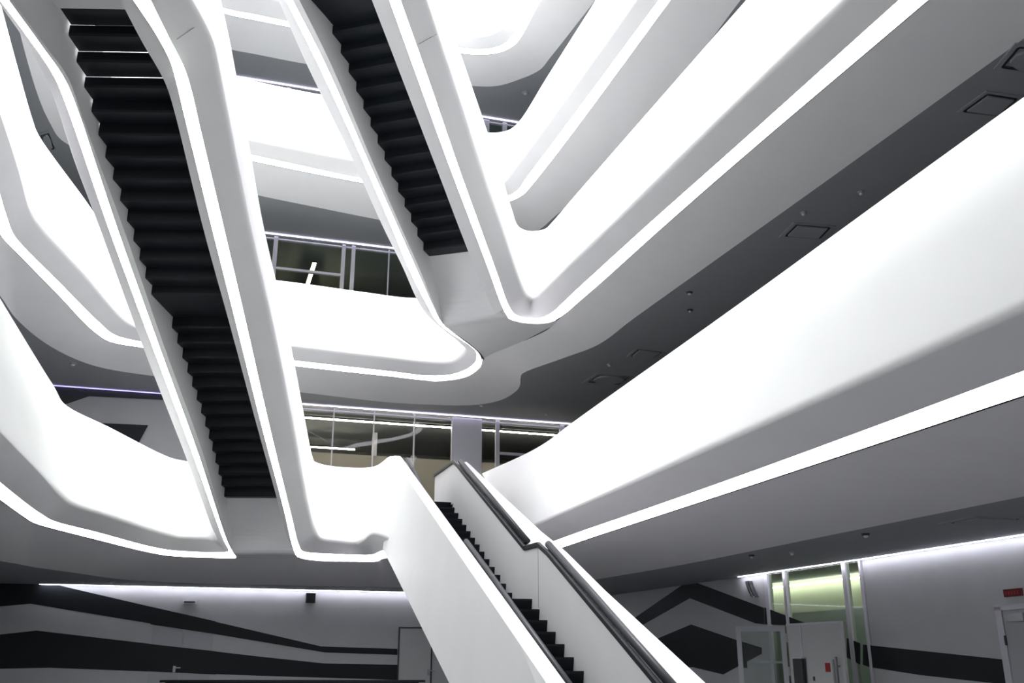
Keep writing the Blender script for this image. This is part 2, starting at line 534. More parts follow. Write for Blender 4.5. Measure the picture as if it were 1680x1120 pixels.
RF = Ribbon([                                             # fourth gallery
    (G4, None, (180, -90), (190, -60), (190, -50)),
    (G4, None, (365, -20), (365, 13), (366, 22)),
    (G4, None, (420, -9), (420, 24), (421, 34)),
    (G4, None, (475, 3), (475, 36), (476, 45)),
    (G4, None, (650, 35), (650, 66), (652, 76)),
    (G4, None, (743, 54), (751, 78), (755, 88)),
    (G4, None, (780, 58), (790, 81), (795, 90)),
    (G4, None, (802, 55), (815, 77), (822, 86)),
    (G4, None, (816, 49), (832, 68), (842, 76)),
    (G4, None, (826, 41), (842, 56), (853, 64)),
    (G4, None, (847, 0), (873, 0), (888, 0)),
], side=1, e0=8, e1=9)

def base(rail, i): return (rail[i].x, rail[i].y, rail[i].z)

SOFFITS = {}
def soffit(pairs, level, parent, e0=0, e1=0, surf=None):
    """underside between the light strip and the flat ceiling"""
    surf = surf or Flat(level)
    A = catmull(extend([surf.hit(*p[0], LI) for p in pairs], e0, e1), K)
    S = catmull(extend([at(*p[1], level + SOF) for p in pairs], e0, e1), K)
    mid = [a.lerp(s, 0.5) for a, s in zip(A, S)]
    up = [s + Vector((0, 0, 0.08)) for s in S]
    a2 = [a.lerp(s, 0.05) + Vector((0, 0, 0.3)) for a, s in zip(A, S)]
    SOFFITS[level] = loft('soffit', [A, mid, S], 'plaster')
    return A, S

# lowest gallery
g = thing('balcony', 'white angular parapet of the lowest gallery on the left beside the long stair', 'balcony', base(RB.L1, RB.idx(2)))
i1 = RB.idx(9)
RB.parapet('parapet', 0, i1, g); RB.strip(0, i1, g)
gal1_left = g
g = thing('balcony', 'short white parapet between the long hanging stair and the entrance stair', 'balcony', base(RA.L1, RA.idx(12)))
i0 = RA.idx(9)
RA.parapet('parapet', i0, len(RA.T) - 1, g); RA.strip(i0, len(RA.T) - 1, g)
RA.lip(10, [(489, 917), (528, 925), (585, 926), (616, 926), (637, 919)], G1, g)
_, S1line = soffit([((0, 821), (0, 920)), ((38, 848), (30, 925)), ((56, 859), (45, 928)), ((75, 865), (62, 931)), ((150, 884), (120, 939)),
    ((250, 908), (200, 950)), ((284, 913), (260, 954)), ((386, 916), (380, 958)), ((490, 916), (480, 960)), ((530, 920), (510, 961)),
    ((614, 921), (620, 962)), ((634, 915), (650, 963)), ((760, 912), (800, 965)), ((890, 909), (940, 957)), ((919, 900), (974, 951)), ((1040, 860), (1120, 926)), ((1240, 795), (1380, 874)), ((1460, 723), (1580, 834)), ((1680, 651), (1840, 782))], F1, g, e0=5, e1=11)
g = thing('balcony', 'long white parapet of the lowest gallery on the right above the hall', 'balcony', base(RR.L1, RR.idx(4)))
RR.parapet('parapet', 0, len(RR.T) - 1, g); RR.strip(0, len(RR.T) - 1, g)

# second gallery
g = thing('balcony', 'white parapet of the second gallery passing behind the long stair to a rounded tip', 'balcony', base(RC.L1, RC.idx(9)))
i1 = RC.idx(16)
RC.parapet('parapet', 0, i1, g); RC.strip(0, i1, g)
RC.lip(10, [(708, 627), (735, 631), (770, 633), (794, 622), (792, 594)], G2, g)
_, S2line = soffit([((-8, 365), (-40, 440)), ((2, 388), (0, 485)), ((24, 412), (27, 523)), ((95, 484), (75, 563)), ((156, 546), (122, 588)), ((183, 562), (167, 603)),
    ((235, 571), (247, 616)), ((482, 601), (490, 643)), ((640, 618), (640, 660)), ((707, 625), (715, 664)), ((735, 624), (750, 665)), ((765, 618), (790, 663)),
    ((787, 603), (822, 656)), ((791, 595), (846, 642)), ((797, 586), (853, 632)), ((808, 580), (854, 620)), ((840, 567), (858, 612)), ((896, 542), (925, 587)), ((913, 527), (980, 566)),
    ((960, 487), (1040, 522)), ((1088, 373), (1190, 415)), ((1220, 258), (1340, 308)), ((1525, 0), (1680, 63))], F2, g, e0=5, e1=9)
g = thing('balcony', 'white parapet of the second gallery running from the short stair to the upper right', 'balcony', base(RD.L1, RD.idx(11)))
i0 = RD.idx(5)
RD.parapet('parapet', i0, len(RD.T) - 1, g); RD.strip(i0, len(RD.T) - 1, g)
RD.lip(5, [(821, 512), (834, 531), (867, 538), (897, 537), (915, 529)], G2, g)

# third gallery
g = thing('balcony', 'white parapet of the third gallery seen behind the two hanging stairs', 'balcony', base(RE.L1, RE.idx(7)))
RE.parapet('parapet', 0, len(RE.T) - 1, g); RE.strip(0, len(RE.T) - 1, g)
_, S3line = soffit([((50, -50), (12, -60)), ((100, 66), (38, 75)), ((137, 152), (80, 198)), ((206, 207), (110, 236)), ((300, 237), (220, 270)), ((340, 249), (340, 300)), ((415, 265), (427, 321)), ((503, 283), (520, 340)), ((597, 301), (620, 360)), ((733, 325), (760, 385)), ((808, 334), (840, 392)), ((836, 331), (870, 385)),
    ((858, 320), (890, 373)), ((872, 305), (910, 355)), ((934, 226), (1010, 270)), ((1101, 0), (1200, 20))], F3, g, e0=4, e1=9)

# fourth gallery
g = thing('balcony', 'topmost white parapet with a rounded corner at the head of the photo', 'balcony', base(RF.L1, RF.idx(6)))
RF.parapet('parapet', 0, len(RF.T) - 1, g); RF.strip(0, len(RF.T) - 1, g)
_, S4line = soffit([((190, -50), (190, 20)), ((366, 22), (370, 79)), ((421, 34), (420, 89)), ((476, 45), (503, 105)), ((652, 76), (660, 128)), ((755, 88), (775, 141)), ((795, 90), (815, 141)),
    ((822, 86), (850, 131)), ((842, 76), (885, 115)), ((853, 64), (903, 94)), ((888, 0), (977, 0))], F4, g, e0=8, e1=9)

# flat grey ceilings under each gallery and the gallery floors above them
def outline(S, extra):
    r = [Vector((p.x, p.y)) for p in S]
    return r + extra
def clean(S):
    """keep the run of points that lies inside the shell"""
    return [p for p in S if -16.5 < p.x < 13.4 and -6.5 < p.y < 28]
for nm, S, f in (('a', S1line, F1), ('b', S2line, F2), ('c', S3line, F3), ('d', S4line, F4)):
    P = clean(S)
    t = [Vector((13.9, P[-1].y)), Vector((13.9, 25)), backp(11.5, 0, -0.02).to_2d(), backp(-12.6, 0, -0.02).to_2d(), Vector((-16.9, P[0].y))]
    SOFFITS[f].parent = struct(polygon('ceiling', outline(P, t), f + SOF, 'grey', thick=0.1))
def inset(rib, i0, i1):
    T = rib.T[i0:i1]
    return [p + n * 0.3 for p, n in zip(T, plan_normals(T, rib.side))]
for rails, f in ((inset(RB, 0, RB.idx(7)) + inset(RA, RA.idx(11), RA.idx(13)) + inset(RR, K, None), F1), (inset(RC, 0, RC.idx(12)) + inset(RD, RD.idx(8), None), F2), (inset(RE, 0, None), F3), (inset(RF, 0, None), F4)):
    P = clean(rails)
    t = [Vector((13.9, P[-1].y)), Vector((13.9, 25)), backp(11.5, 0, -0.02).to_2d(), backp(-12.6, 0, -0.02).to_2d(), Vector((-16.9, P[0].y))]
    struct(polygon('floor', outline(P, t), f - 0.1, 'carpet', thick=0.1))

# ------------------------------------------------------------------ hanging stairs
def string_inner(rib, st0, st1, parent):
    """underside lip and inner cheek of a stair string"""
    E = [(k, e) for k, e in enumerate(rib.E) if e is not None and st0 <= k <= st1]
    e3 = catmull([e for _, e in E], K)
    i0, i1 = rib.idx(E[0][0]), rib.idx(E[-1][0])
    L2, T = rib.L2[i0:i1 + 1], rib.T[i0:i1 + 1]
    return E, e3, L2, T

def stair_string(rib, st0, st1, parent, ramp, led):
    i0, i1 = rib.idx(st0), rib.idx(st1)
    if st0 == 0: i0 = 0
    if st1 == len(rib.E) - 1: i1 = len(rib.T) - 1
    string = rib.parapet('string', i0, i1, parent)
    rib.strip(i0, i1, string, led)
    E, e3, L2, T = string_inner(rib, st0, st1, parent)
    if st0 == 0:                                           # run on past the frame
        e3 = [e3[0] + (rib.L2[0] - rib.L2[K])] + e3; L2 = [rib.L2[0]] + L2
    if st1 == len(rib.E) - 1:
        e3 = e3 + [e3[-1] + (rib.L2[-1] - rib.L2[-1 - K])]; L2 = L2 + [rib.L2[-1]]
    up = [Vector((p.x, p.y, ramp.h(p.x, p.y) + 0.35)) for p in e3]
    lip = [p + Vector((0, 0, 0.02)) for p in e3]
    return loft('cheek', [L2, e3, lip, up], 'plaster', parent, smooth=False)

def step_block(ramp, s, z, run, rise, left, right, parent, gap=-0.004, name='step'):
    """one dark step: a chunky block with a chamfered lower nose"""
    u = ramp.u; n = Vector((u.y, -u.x))                    # n points to the viewer's right
    prof = [(s + 0.012, z), (s + run + 0.03, z + 0.005), (s + run + 0.03, z + rise - gap), (s, z + rise - gap), (s, z + 0.03)]
    P = lambda lat, ss, zz: Vector((u.x * ss + n.x * lat, u.y * ss + n.y * lat, zz))
    rails = [[P(left - 0.055, ss, zz), P(right + 0.08, ss, zz)] for ss, zz in prof]
    return loft(name, rails, 'black', parent, smooth=False, closed=True)

def lateral(ramp, p): return p.x * ramp.u.y - p.y * ramp.u.x

# first hanging stair
st1 = thing('staircase', 'long white hanging stair on the left seen from below with black steps', 'staircase', (-5.0, 20.6, F1))
stair_string(RB, 9, 18, st1, RS1, 'led_green')
stair_string(RA, 0, 9, st1, RS1, 'led_green')
l1 = lateral(RS1, RB.E[12]) - 0.02; r1 = lateral(RS1, RA.E[5]) + 0.03
for k in range(-1, 12):
    step_block(RS1, 10.37 + 0.309 * k, 8.96 - 0.169 * (k + 1), 0.309, 0.169, l1, r1, st1, gap=0.022 if k in (0, 1, 2) else -0.004)
step_block(RS1, 14.09, 6.79, 1.02, 0.14, l1, r1, st1, name='landing')
step_block(RS1, 15.12, 6.61, 0.31, 0.18, l1, r1, st1)
for k in range(13):
    step_block(RS1, 15.43 + 0.3045 * k, 6.61 - 0.161 * (k + 1), 0.3045, 0.161, l1, r1, st1)
def across(ramp, s, z, a, b):
    q = lambda lat: Vector((ramp.u.x * s + ramp.u.y * lat, ramp.u.y * s - ramp.u.x * lat, z))
    return q(a), q(b)
def plate(ramp, rows, parent, name):
    pick = lambda p: p if isinstance(p, Vector) else ramp.hit(*p, LI)
    A = catmull([pick(r[0]) for r in rows], K)
    B = catmull([pick(r[1]) for r in rows], K)
    up = lambda R: [p + Vector((0, 0, 0.12)) for p in R]
    return loft(name, [A, B, up(B), up(A)], 'plaster', parent, smooth=False, closed=True)
plate(RS1, [across(RS1, 19.24, 4.57, l1 - 0.03, r1 + 0.06), across(RS1, 19.9, 3.93, l1 - 0.05, r1 + 0.06), ((383, 906), (483, 906)), ((386, 911), (487, 912)), ((388, 918), (494, 918))], st1, 'landing_underside')
lq = lambda ss_, lat, z: Vector((RS1.u.x * ss_ + RS1.u.y * lat, RS1.u.y * ss_ - RS1.u.x * lat, z))
loft('landing_underside', [[lq(5.5, a, z), lq(10.07, a, z)] for a, z in ((l1 - 0.1, 8.958), (r1 + 0.1, 8.958), (r1 + 0.1, 9.2), (l1 - 0.1, 9.2))], 'plaster', st1, smooth=False, closed=True)

# second hanging stair
st2 = thing('staircase', 'shorter white hanging stair in the upper middle seen from below with black steps', 'staircase', (-1.0, 19.0, F2))
stair_string(RC, 16, 22, st2, RS2, 'led')
stair_string(RD, 0, 5, st2, RS2, 'led')
l2 = lateral(RS2, RC.E[20]) - 0.02; r2 = lateral(RS2, RD.E[2]) + 0.03
for k in range(14):
    step_block(RS2, 12.45 + 0.3285 * k, 11.67 - 0.1672 * (k + 1), 0.3285, 0.1672, l2, r2, st2, gap=0.016 if k == 0 else -0.004)
step_block(RS2, 11.0, 11.67, 1.47, 0.16, l2, r2, st2, name='landing')
plate(RS2, [across(RS2, 17.05, 9.32, l2 - 0.05, r2 + 0.08), across(RS2, 17.7, 8.80, l2 - 0.05, r2 + 0.10), ((728, 532), (829, 513)), ((735, 539), (839, 526)), ((765, 559), (866, 538)), ((788, 579), (898, 537)), ((796, 591), (914, 531))], st2, 'landing_underside')

# panel joints on the two right-hand strings
dn = Vector((0, 0, -0.004))
bar('panel_joint', RS1.hit(290, 64, LO) + dn, RS1.hit(329, 37, BOT) + dn, 0.008, 0.008, 'beige', st1)
bar('panel_joint', RS2.hit(687, 72, LO) + dn, RS2.hit(716, 56, BOT) + dn, 0.008, 0.008, 'beige', st2)

# ------------------------------------------------------------------ entrance stair
P0 = Vector((-1.227, 19.54)); U0 = Vector((-0.27094, 0.96260)); N0 = Vector((-U0.y, U0.x))   # N0 points to the viewer's left
def q0(s, off, z):
    p = P0 - U0 * s + N0 * off
    return Vector((p.x, p.y, z))
RUN, RISE = 0.349, 0.1605
st0 = thing('staircase', 'white entrance stair with black steps and handrails rising from the hall', 'staircase', q0(9.5, 0.5, 0))
W0 = 1.0
def nosing(s):
    if s <= 4.54: return 4.5 - s * RISE / RUN
    if s <= 5.58: return 2.26
    return 2.26 - (s - 5.58) * RISE / RUN
def flight_step(s, z, run, name='step'):
    prof = [(s, z), (s, z - 0.03), (s - 0.035, z - RISE), (s - run - 0.04, z - RISE), (s - run - 0.04, z)]
    rails = [[q0(a, -0.03, b), q0(a, W0 + 0.02, b)] for a, b in prof]
    return loft(name, rails, 'black', st0, smooth=False, closed=True)
for k in range(14): flight_step(RUN * k, 4.5 - RISE * k, RUN if k else 0.6)
flight_step(5.58, 2.253, 1.05, 'landing')
for k in range(1, 14): flight_step(5.58 + RUN * k, 2.253 - RISE * k, RUN)

def wall_sweep(name, rows, material='plaster', smooth=True):
    """rows: list of rails given as (s, off, z) lists"""
    return loft(name, [[q0(*p) for p in r] for r in rows], material, st0, smooth=smooth, closed=True)
SEND = 10.95
# left string with its outer flare
top_l = lambda s: 5.33 - s * 0.415
bot_l = lambda s: 3.44 - s * 0.378
ss = [-0.25, 0.0, 0.4, 1.5, 3, 5, 7, 9, SEND]
tl = [min(5.50, top_l(s)) for s in ss]
bl = [max(-0.0, bot_l(s)) for s in ss]
bal_left = wall_sweep('balustrade', [
    [(s, W0, b + 0.1) for s, b in zip(ss, bl)],
    [(s, W0, t - 0.02) for s, t in zip(ss, tl)],
    [(s, W0 + 0.03, t) for s, t in zip(ss, tl)],
    [(s, W0 + 0.15, t) for s, t in zip(ss, tl)],
    [(s, W0 + 0.18, t - 0.03) for s, t in zip(ss, tl)],
    [(s, W0 + 0.24, (t + b) / 2) for s, t, b in zip(ss, tl, bl)],
    [(s, W0 + 0.30, b + 0.03) for s, b in zip(ss, bl)],
    [(s, W0 + 0.28, b) for s, b in zip(ss, bl)]], smooth=False)
# right wall: inner cheek up to the rail, then leaning out to the rim
rail_pts = [(0.21, 5.27), (0.6, 5.12), (2.98, 4.03), (5.26, 2.99), (5.93, 2.965), (6.36, 2.80), (7.78, 2.13), (8.91, 1.60), (9.82, 1.17), (10.95, 0.66)]
outer = lambda s: 5.36 - s * 0.405
rs = [-1.86] + [p[0] for p in rail_pts]
rz = [5.41 - 0.55] + [p[1] for p in rail_pts]
rs, rz = [p[0] for p in rail_pts], [p[1] for p in rail_pts]
bal_right = wall_sweep('balustrade', [
    [(s, 0.0, max(0, nosing(s) - 1.0)) for s in rs],
    [(s, 0.0, z) for s, z in zip(rs, rz)],
    [(s, -0.02, z + 0.005) for s, z in zip(rs, rz)],
    [(s, -0.22, max(outer(s), z + 0.02)) for s, z in zip(rs, rz)],
    [(s, -0.26, max(outer(s), z + 0.02) + 0.005) for s, z in zip(rs, rz)],
    [(s, -0.29, max(outer(s), z + 0.02) - 0.03) for s, z in zip(rs, rz)],
    [(s, -0.29, max(0, nosing(s) - 1.0)) for s in rs]], smooth=False)
# end of the inner panel on the gallery
prism('end_panel', [q0(-1.75, 0, 4.45), q0(0.22, 0, 4.45), q0(0.22, 0, 5.27), q0(-1.75, 0, 5.36)], (-N0 * 0.1).to_3d(), 'plaster', st0)
bar('panel_seam', q0(5.89, 0.002, 2.12), q0(5.89, 0.002, 2.93), 0.012, 0.006, 'white', st0, up=(N0.x, N0.y, 0))
# black capping and handrails
cap = [q0(-1.75, 0.01, 5.37), q0(0.2, 0.01, 5.285)] + [q0(s, 0.01, z + 0.005) for s, z in rail_pts[1:]]
for a, b in zip(cap, cap[1:]):
    bar('rail_capping', a, b, 0.05, 0.07, 'rail', bal_right)
tube('handrail', [q0(s, -0.05, z + 0.055) for s, z in [(0.55, 5.17), (2.98, 4.06), (5.2, 3.04)]], 0.05, 'rail', bal_right)
tube('handrail', [q0(s, -0.05, z + 0.055) for s, z in [(6.2, 2.89), (7.78, 2.16), (8.91, 1.63), (10.9, 0.70)]], 0.05, 'rail', bal_right)
tube('handrail', [q0(s, W0 - 0.06, top_l(s) + dz) for s, dz in [(0.12, 0.02), (0.9, -0.03), (2.0, -0.16), (4.3, -0.16)]], 0.04, 'rail', bal_left)
tube('handrail', [q0(s, W0 - 0.06, top_l(s) + dz) for s, dz in [(5.45, -0.03), (6.7, -0.035), (8.1, -0.06), (10.9, -0.08)]], 0.042, 'rail', bal_left)

# ------------------------------------------------------------------ back wall above the hall: glazed offices
def glazing(level, s0, s1, mulls, label, transoms=(), far_z=None):
    z0, z1 = level, level + 4.8 + SOF
    w = thing('window_1', label, 'glazing', backp(s0, z0))
    w['kind'] = 'structure'
    cuts = sorted([s0, s1] + [m[0] for m in mulls])
    for a, b in zip(cuts, cuts[1:]):
        if b - a > 0.12: back_slab('pane', a + 0.01, b - 0.01, z0, z1 - 0.05, 'glass', 0.06, 0.075, w)
    for s, wd in mulls:
        back_slab('mullion', s - wd / 2, s + wd / 2, z0, z1 - 0.05, 'alu', 0.0, 0.12 if wd > 0.03 else 0.08, w)
    back_slab('head_rail', s0, s1, z1 - 0.14, z1 - 0.10, 'alu', 0.0, 0.12, w)
    for a, b, z in transoms:
        back_slab('transom', a, b, z, z + 0.07, 'alu', 0.0, 0.11, w)
    return w
bs = lambda px, py: back_s(px, py)[0]
# spandrels between the storeys and the solid left part of the wall
for f in (F2, F3, F4):
    struct(back_slab('wall_back', S_LEFT, S_RIGHT, f + SOF - 0.02, f, 'wall', 0.0, 0.2))
sL1, sR1 = bs(470, 661), bs(1010, 700)
struct(back_slab('wall_back', S_LEFT, bs(440, 660), F1 - 0.1, F2 + SOF - 0.02, 'wall'))
struct(back_slab('wall_back', S_LEFT, bs(395, 385), F2, F3 + SOF - 0.02, 'wall'))
struct(back_slab('wall_back', S_LEFT, S_RIGHT, F4, 23.6, 'wall'))
wide = lambda a, b: ((a + b) / 2, b - a)
glazing(F1, bs(440, 660), bs(1100, 707), [(bs(549, 668), 0.03), (bs(615, 673), 0.03), (bs(681, 678), 0.03), wide(bs(742, 682), bs(791, 686)), wide(bs(814, 688), bs(820, 688)), wide(bs(919, 695), bs(925, 696))],
        'glazed office front behind the lowest gallery at the head of the entrance stair', [(bs(820, 745), bs(919, 750), back(820, 745).z)])
glazing(F2, bs(395, 381), bs(830, 430), [wide(bs(450, 388), bs(457, 388)), wide(bs(562, 398), bs(568, 398)), wide(bs(578, 400), bs(584, 400)), (bs(639, 406), 0.03), (bs(700, 412), 0.03)],
        'glazed office front behind the second gallery between the two hanging stairs', [(bs(453, 440), bs(562, 450), back(500, 446).z)])
glazing(F3, bs(380, 130), bs(900, 201), [wide(bs(470, 150), bs(476, 150)), wide(bs(790, 190), bs(803, 190)), wide(bs(825, 193), bs(832, 193))],
        'narrow slice of glazing behind the third gallery near the top')
# light lines where the glazing meets the ceiling
for (a, b, f) in ((bs(440, 660), bs(1100, 707), F2), (bs(395, 381), bs(830, 430), F3), (bs(380, 130), bs(900, 201), F4)):
    o = prism('ceiling_light_line', [backp(a, f + SOF - 0.035, -0.06), backp(b, f + SOF - 0.035, -0.06), backp(b, f + SOF - 0.035, -0.10), backp(a, f + SOF - 0.035, -0.10)], (0, 0, 0.02), 'line')
    lab = {F2: 'thin cool light line above the office glazing of the lowest gallery', F3: 'thin cool light line above the office glazing of the second gallery', F4: 'thin cool light line above the glazing of the third gallery'}[f]
    tag(o, lab, 'light', 'light lines over the office glazing')
# offices behind the glass
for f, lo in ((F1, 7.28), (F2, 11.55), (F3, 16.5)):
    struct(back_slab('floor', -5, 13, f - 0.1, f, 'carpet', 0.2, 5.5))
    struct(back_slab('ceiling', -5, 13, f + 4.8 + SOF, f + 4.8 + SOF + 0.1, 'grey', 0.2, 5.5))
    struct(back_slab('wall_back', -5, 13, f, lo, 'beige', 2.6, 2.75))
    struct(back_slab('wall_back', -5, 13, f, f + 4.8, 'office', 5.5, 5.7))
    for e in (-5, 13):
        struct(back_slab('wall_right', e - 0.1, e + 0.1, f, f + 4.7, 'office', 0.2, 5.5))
def tube_light(a, b, w, material, label):
    t = thing('tube_light', label, 'light', a)
    bar('tube', a, b, w, 0.03, material, t)
    up = Vector((0, 0, 0.04))
    bar('top_shield', a + up, b + up, w + 0.05, 0.05, 'dark', t)  # added shield, keeps the tube's light off the ceiling above
    return t
tube_light(backp(-4.5, 7.86, 0.9), backp(bs(742, 682) + 0.3, 7.86, 0.9), 0.05, 'warm', 'long pinkish tube light behind the left office panes')
tube_light(backp(bs(800, 686), 7.86, 0.9), backp(8, 7.86, 0.9), 0.05, 'warm', 'long pinkish tube light behind the right office panes')
tube_light(backp(-4.5, 7.60, 3.4), backp(2.0, 7.60, 3.4), 0.05, 'warm', 'faint tube light deep in the office above the beige partition')
for s, pl in ((-2.6, 'left'), (-0.1, 'middle'), (2.4, 'right')):
    o = back_slab('clerestory_post', s, s + 0.14, 7.28, 7.98, 'alu', 2.6, 2.7)
    tag(o, 'slim grey post above the beige office partition, the %s one of three' % pl, 'post', 'posts above the beige partition')
yl = back(517, 440)
tube_light(backp(bs(520, 433), 12.45, 0.9), backp(bs(515, 470), 12.45, 3.4), 0.10, 'yellow', 'yellow tube light glowing inside the second floor office')

# ------------------------------------------------------------------ hall: painted back wall
def paint(pts, wall, off=0.004):
    vs = [back(*p) for p in pts]
    o = prism('painted_stripe', [v - (BN * off).to_3d() for v in vs], (BN * (off * 0.9)).to_3d(), 'graphic', wall)
    return o
paint([(-60, 949), (67, 953), (420, 1035), (527, 1060), (652, 1064), (652, 1074), (533, 1070), (420, 1051), (50, 990), (-60, 1000)], wall_back)
paint([(-60, 1047), (60, 1034), (420, 1076), (533, 1088), (652, 1090), (652, 1115), (420, 1108), (80, 1095), (-60, 1098)], wall_back)
# wall washer
a, b = back_s(67, 954)[0], s_corner - 0.9
o = prism('wall_washer', [backp(a, 3.188, -0.10), backp(b, 3.188, -0.10), backp(b, 3.188, -0.125), backp(a, 3.188, -0.125)], (0, 0, 0.008), 'cove')
tag(o, 'thin white wall washing light along the top of the painted back wall', 'light')
# doors
def back_door(name, px0, px1, pyt, label, leafmat, leaves, handle=None):
    s0, s1 = bs(px0, pyt), bs(px1, pyt)
    zt = back((px0 + px1) / 2, pyt).z
    d = thing(name, label, 'door', backp((s0 + s1) / 2, 0))
    d['kind'] = 'structure'
    w = (s1 - s0) / leaves
    for k in range(leaves):
        lf = back_slab('leaf', s0 + w * k + 0.012, s0 + w * (k + 1) - 0.012, 0.02, zt - 0.02, leafmat, -0.02, -0.006, d)
    for (x0, x1) in ((s0 - 0.03, s0), (s1, s1 + 0.03)) if leaves == 1 else ():
        back_slab('jamb', x0, x1, 0, zt, 'dark' if leaves == 1 else 'door', -0.022, -0.004, d)
    if leaves == 1: back_slab('head', s0 - 0.03, s1 + 0.03, zt - 0.01, zt + 0.025, 'dark' if leaves == 1 else 'door', -0.022, -0.004, d)
    if handle:
        hs, hz = back_s(*handle)
        bar('handle', backp(hs, hz, -0.07), backp(hs + 0.14, hz, -0.07), 0.02, 0.025, 'steel', lf)
        back_slab('rose', hs - 0.03, hs + 0.03, hz - 0.10, hz + 0.04, 'steel', -0.04, -0.018, lf)
    return d
back_door('door_1', 656, 708, 1030, 'plain pale grey door behind the foot of the entrance stair', 'white', 1, (703, 1100))
d2 = back_door('door_2', 251, 353, 1022, 'flush double door painted over with the black and white bands', 'door', 2, (286, 1095))
def door_paint(pts):
    prism('painted_stripe', [back(*p) - (BN * 0.026).to_3d() for p in pts], (BN * 0.003).to_3d(), 'graphic', d2)
door_paint([(248, 995), (354, 1019), (354, 1040), (247, 1024)])
door_paint([(246, 1056), (354, 1068), (354, 1106), (243, 1101)])
# small fittings on the wall
def wall_box(name, px0, py0, px1, py1, depth, material, label, cat):
    a, b = back(px0, py0), back(px1, py1)
    s0, s1 = back_s(px0, py0)[0], back_s(px1, py1)[0]
    t = thing(name, label, cat, backp((s0 + s1) / 2, b.z))
    back_slab('body', s0, s1, b.z, a.z, material, -depth, -0.003, t)
    back_slab('front', s0 + 0.03, s1 - 0.03, b.z + 0.03, a.z - 0.03, 'dark', -depth - 0.012, -depth, t)
    return t
wall_box('wall_vent', 300, 984, 322, 991, 0.05, 'alu', 'small pale slot vent on the wall above the black band', 'vent')
wall_box('loudspeaker', 502, 973, 516, 989, 0.16, 'dark', 'dark box loudspeaker high on the back wall under the light line', 'speaker')
# reception counter, only its top edge shows
ct = thing('reception_counter', 'long black counter top at the bottom edge near the back wall', 'counter', (-5.5, 18.5, 0))
a = at(262, 1116, 1.08); b = at(694, 1116, 1.08)
prism('counter_top', [Vector((a.x, a.y, 1.04)), Vector((b.x, b.y, 1.04)), Vector((b.x, b.y, 1.09)), Vector((a.x, a.y, 1.09))], (0, 0.6, 0), 'graphic', ct)
prism('front_panel', [Vector((a.x + 0.1, a.y + 0.08, 0)), Vector((b.x - 0.1, b.y + 0.08, 0)), Vector((b.x - 0.1, b.y + 0.08, 1.04)), Vector((a.x + 0.1, a.y + 0.08, 1.04))], (0, 0.05, 0), 'graphic', ct)

# level one, left: violet lit wall end and dark opening
o = prism('violet_light_line', [backp(-8.6, 7.97, -0.07), backp(-1.6, 7.97, -0.07), backp(-1.6, 7.97, -0.09), backp(-8.6, 7.97, -0.09)], (0, 0, 0.02), 'violet')
tag(o, 'violet light line over the wall behind the left parapet of the lowest gallery', 'light')
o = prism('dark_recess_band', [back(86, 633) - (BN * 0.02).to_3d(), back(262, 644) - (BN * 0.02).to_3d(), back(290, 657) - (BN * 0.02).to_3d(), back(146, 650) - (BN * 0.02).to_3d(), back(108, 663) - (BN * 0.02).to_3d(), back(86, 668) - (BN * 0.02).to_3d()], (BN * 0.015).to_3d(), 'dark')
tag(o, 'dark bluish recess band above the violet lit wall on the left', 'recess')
o = prism('wall_screen', [back(150, 694) - (BN * 0.06).to_3d(), back(243, 698) - (BN * 0.06).to_3d(), back(228, 726) - (BN * 0.06).to_3d(), back(150, 716) - (BN * 0.06).to_3d()], (BN * 0.05).to_3d(), 'graphic')
tag(o, 'black slanted panel on the wall behind the left parapet', 'panel')

# ------------------------------------------------------------------ hall: right-hand wall
def seg_slab(name, a, b, z0, z1, material, thick=0.15, off=0.0, parent=None):
    u = (b - a).to_2d().normalized(); n = Vector((-u.y, u.x)) * -1
    n = Vector((u.y, -u.x))
    if n.dot(a.to_2d() - Vector((0, 12))) < 0: n = -n       # away from the hall
    q = lambda p, z: Vector((p.x + n.x * off, p.y + n.y * off, z))
    return prism(name, [q(a, z0), q(b, z0), q(b, z1), q(a, z1)], (n * thick).to_3d(), material, parent)
wall_a = struct(seg_slab('wall_right', CW[0], CW[2], 0, 3.4, 'wall'))
wall_c = struct(seg_slab('wall_right', CW[3], CW[4], 0, 3.4, 'wall'))
struct(seg_slab('wall_right', CW[4], CW[5], 0, 3.4, 'wall'))
def seg_pt(px, py, a, b, off=0.0):
    u = (b - a).to_2d().normalized(); n = Vector((u.y, -u.x))
    if n.dot(a.to_2d() - Vector((0, 12))) < 0: n = -n
    p = on_line(px, py, a.to_2d(), u)
    return p + (n * off).to_3d()
def seg_n(a, b):
    u = (b - a).to_2d().normalized(); n = Vector((u.y, -u.x))
    return (-n if n.dot(a.to_2d() - Vector((0, 12))) < 0 else n).to_3d()
def seg_paint(pts, a, b, wall, off=-0.006, material='graphic', name='painted_stripe'):
    return prism(name, [seg_pt(*p, a, b, off) for p in pts], seg_n(a, b) * 0.004, material, wall)
seg_paint([(1020, 1028), (1120, 959), (1144, 956), (1254, 997), (1254, 1024), (1239, 1022), (1132, 981), (1035, 1036)], CW[0], CW[2], wall_a)
seg_paint([(1060, 1055), (1134, 1024), (1207, 1049), (1250, 1062), (1250, 1072), (1209, 1094), (1187, 1106), (1136, 1094), (1100, 1098)], CW[0], CW[2], wall_a)
seg_paint([(1416, 1057), (1680, 1085), (1900, 1106), (1900, 1150), (1600, 1117), (1510, 1107), (1427, 1094), (1416, 1090)], CW[3], CW[4], wall_c)
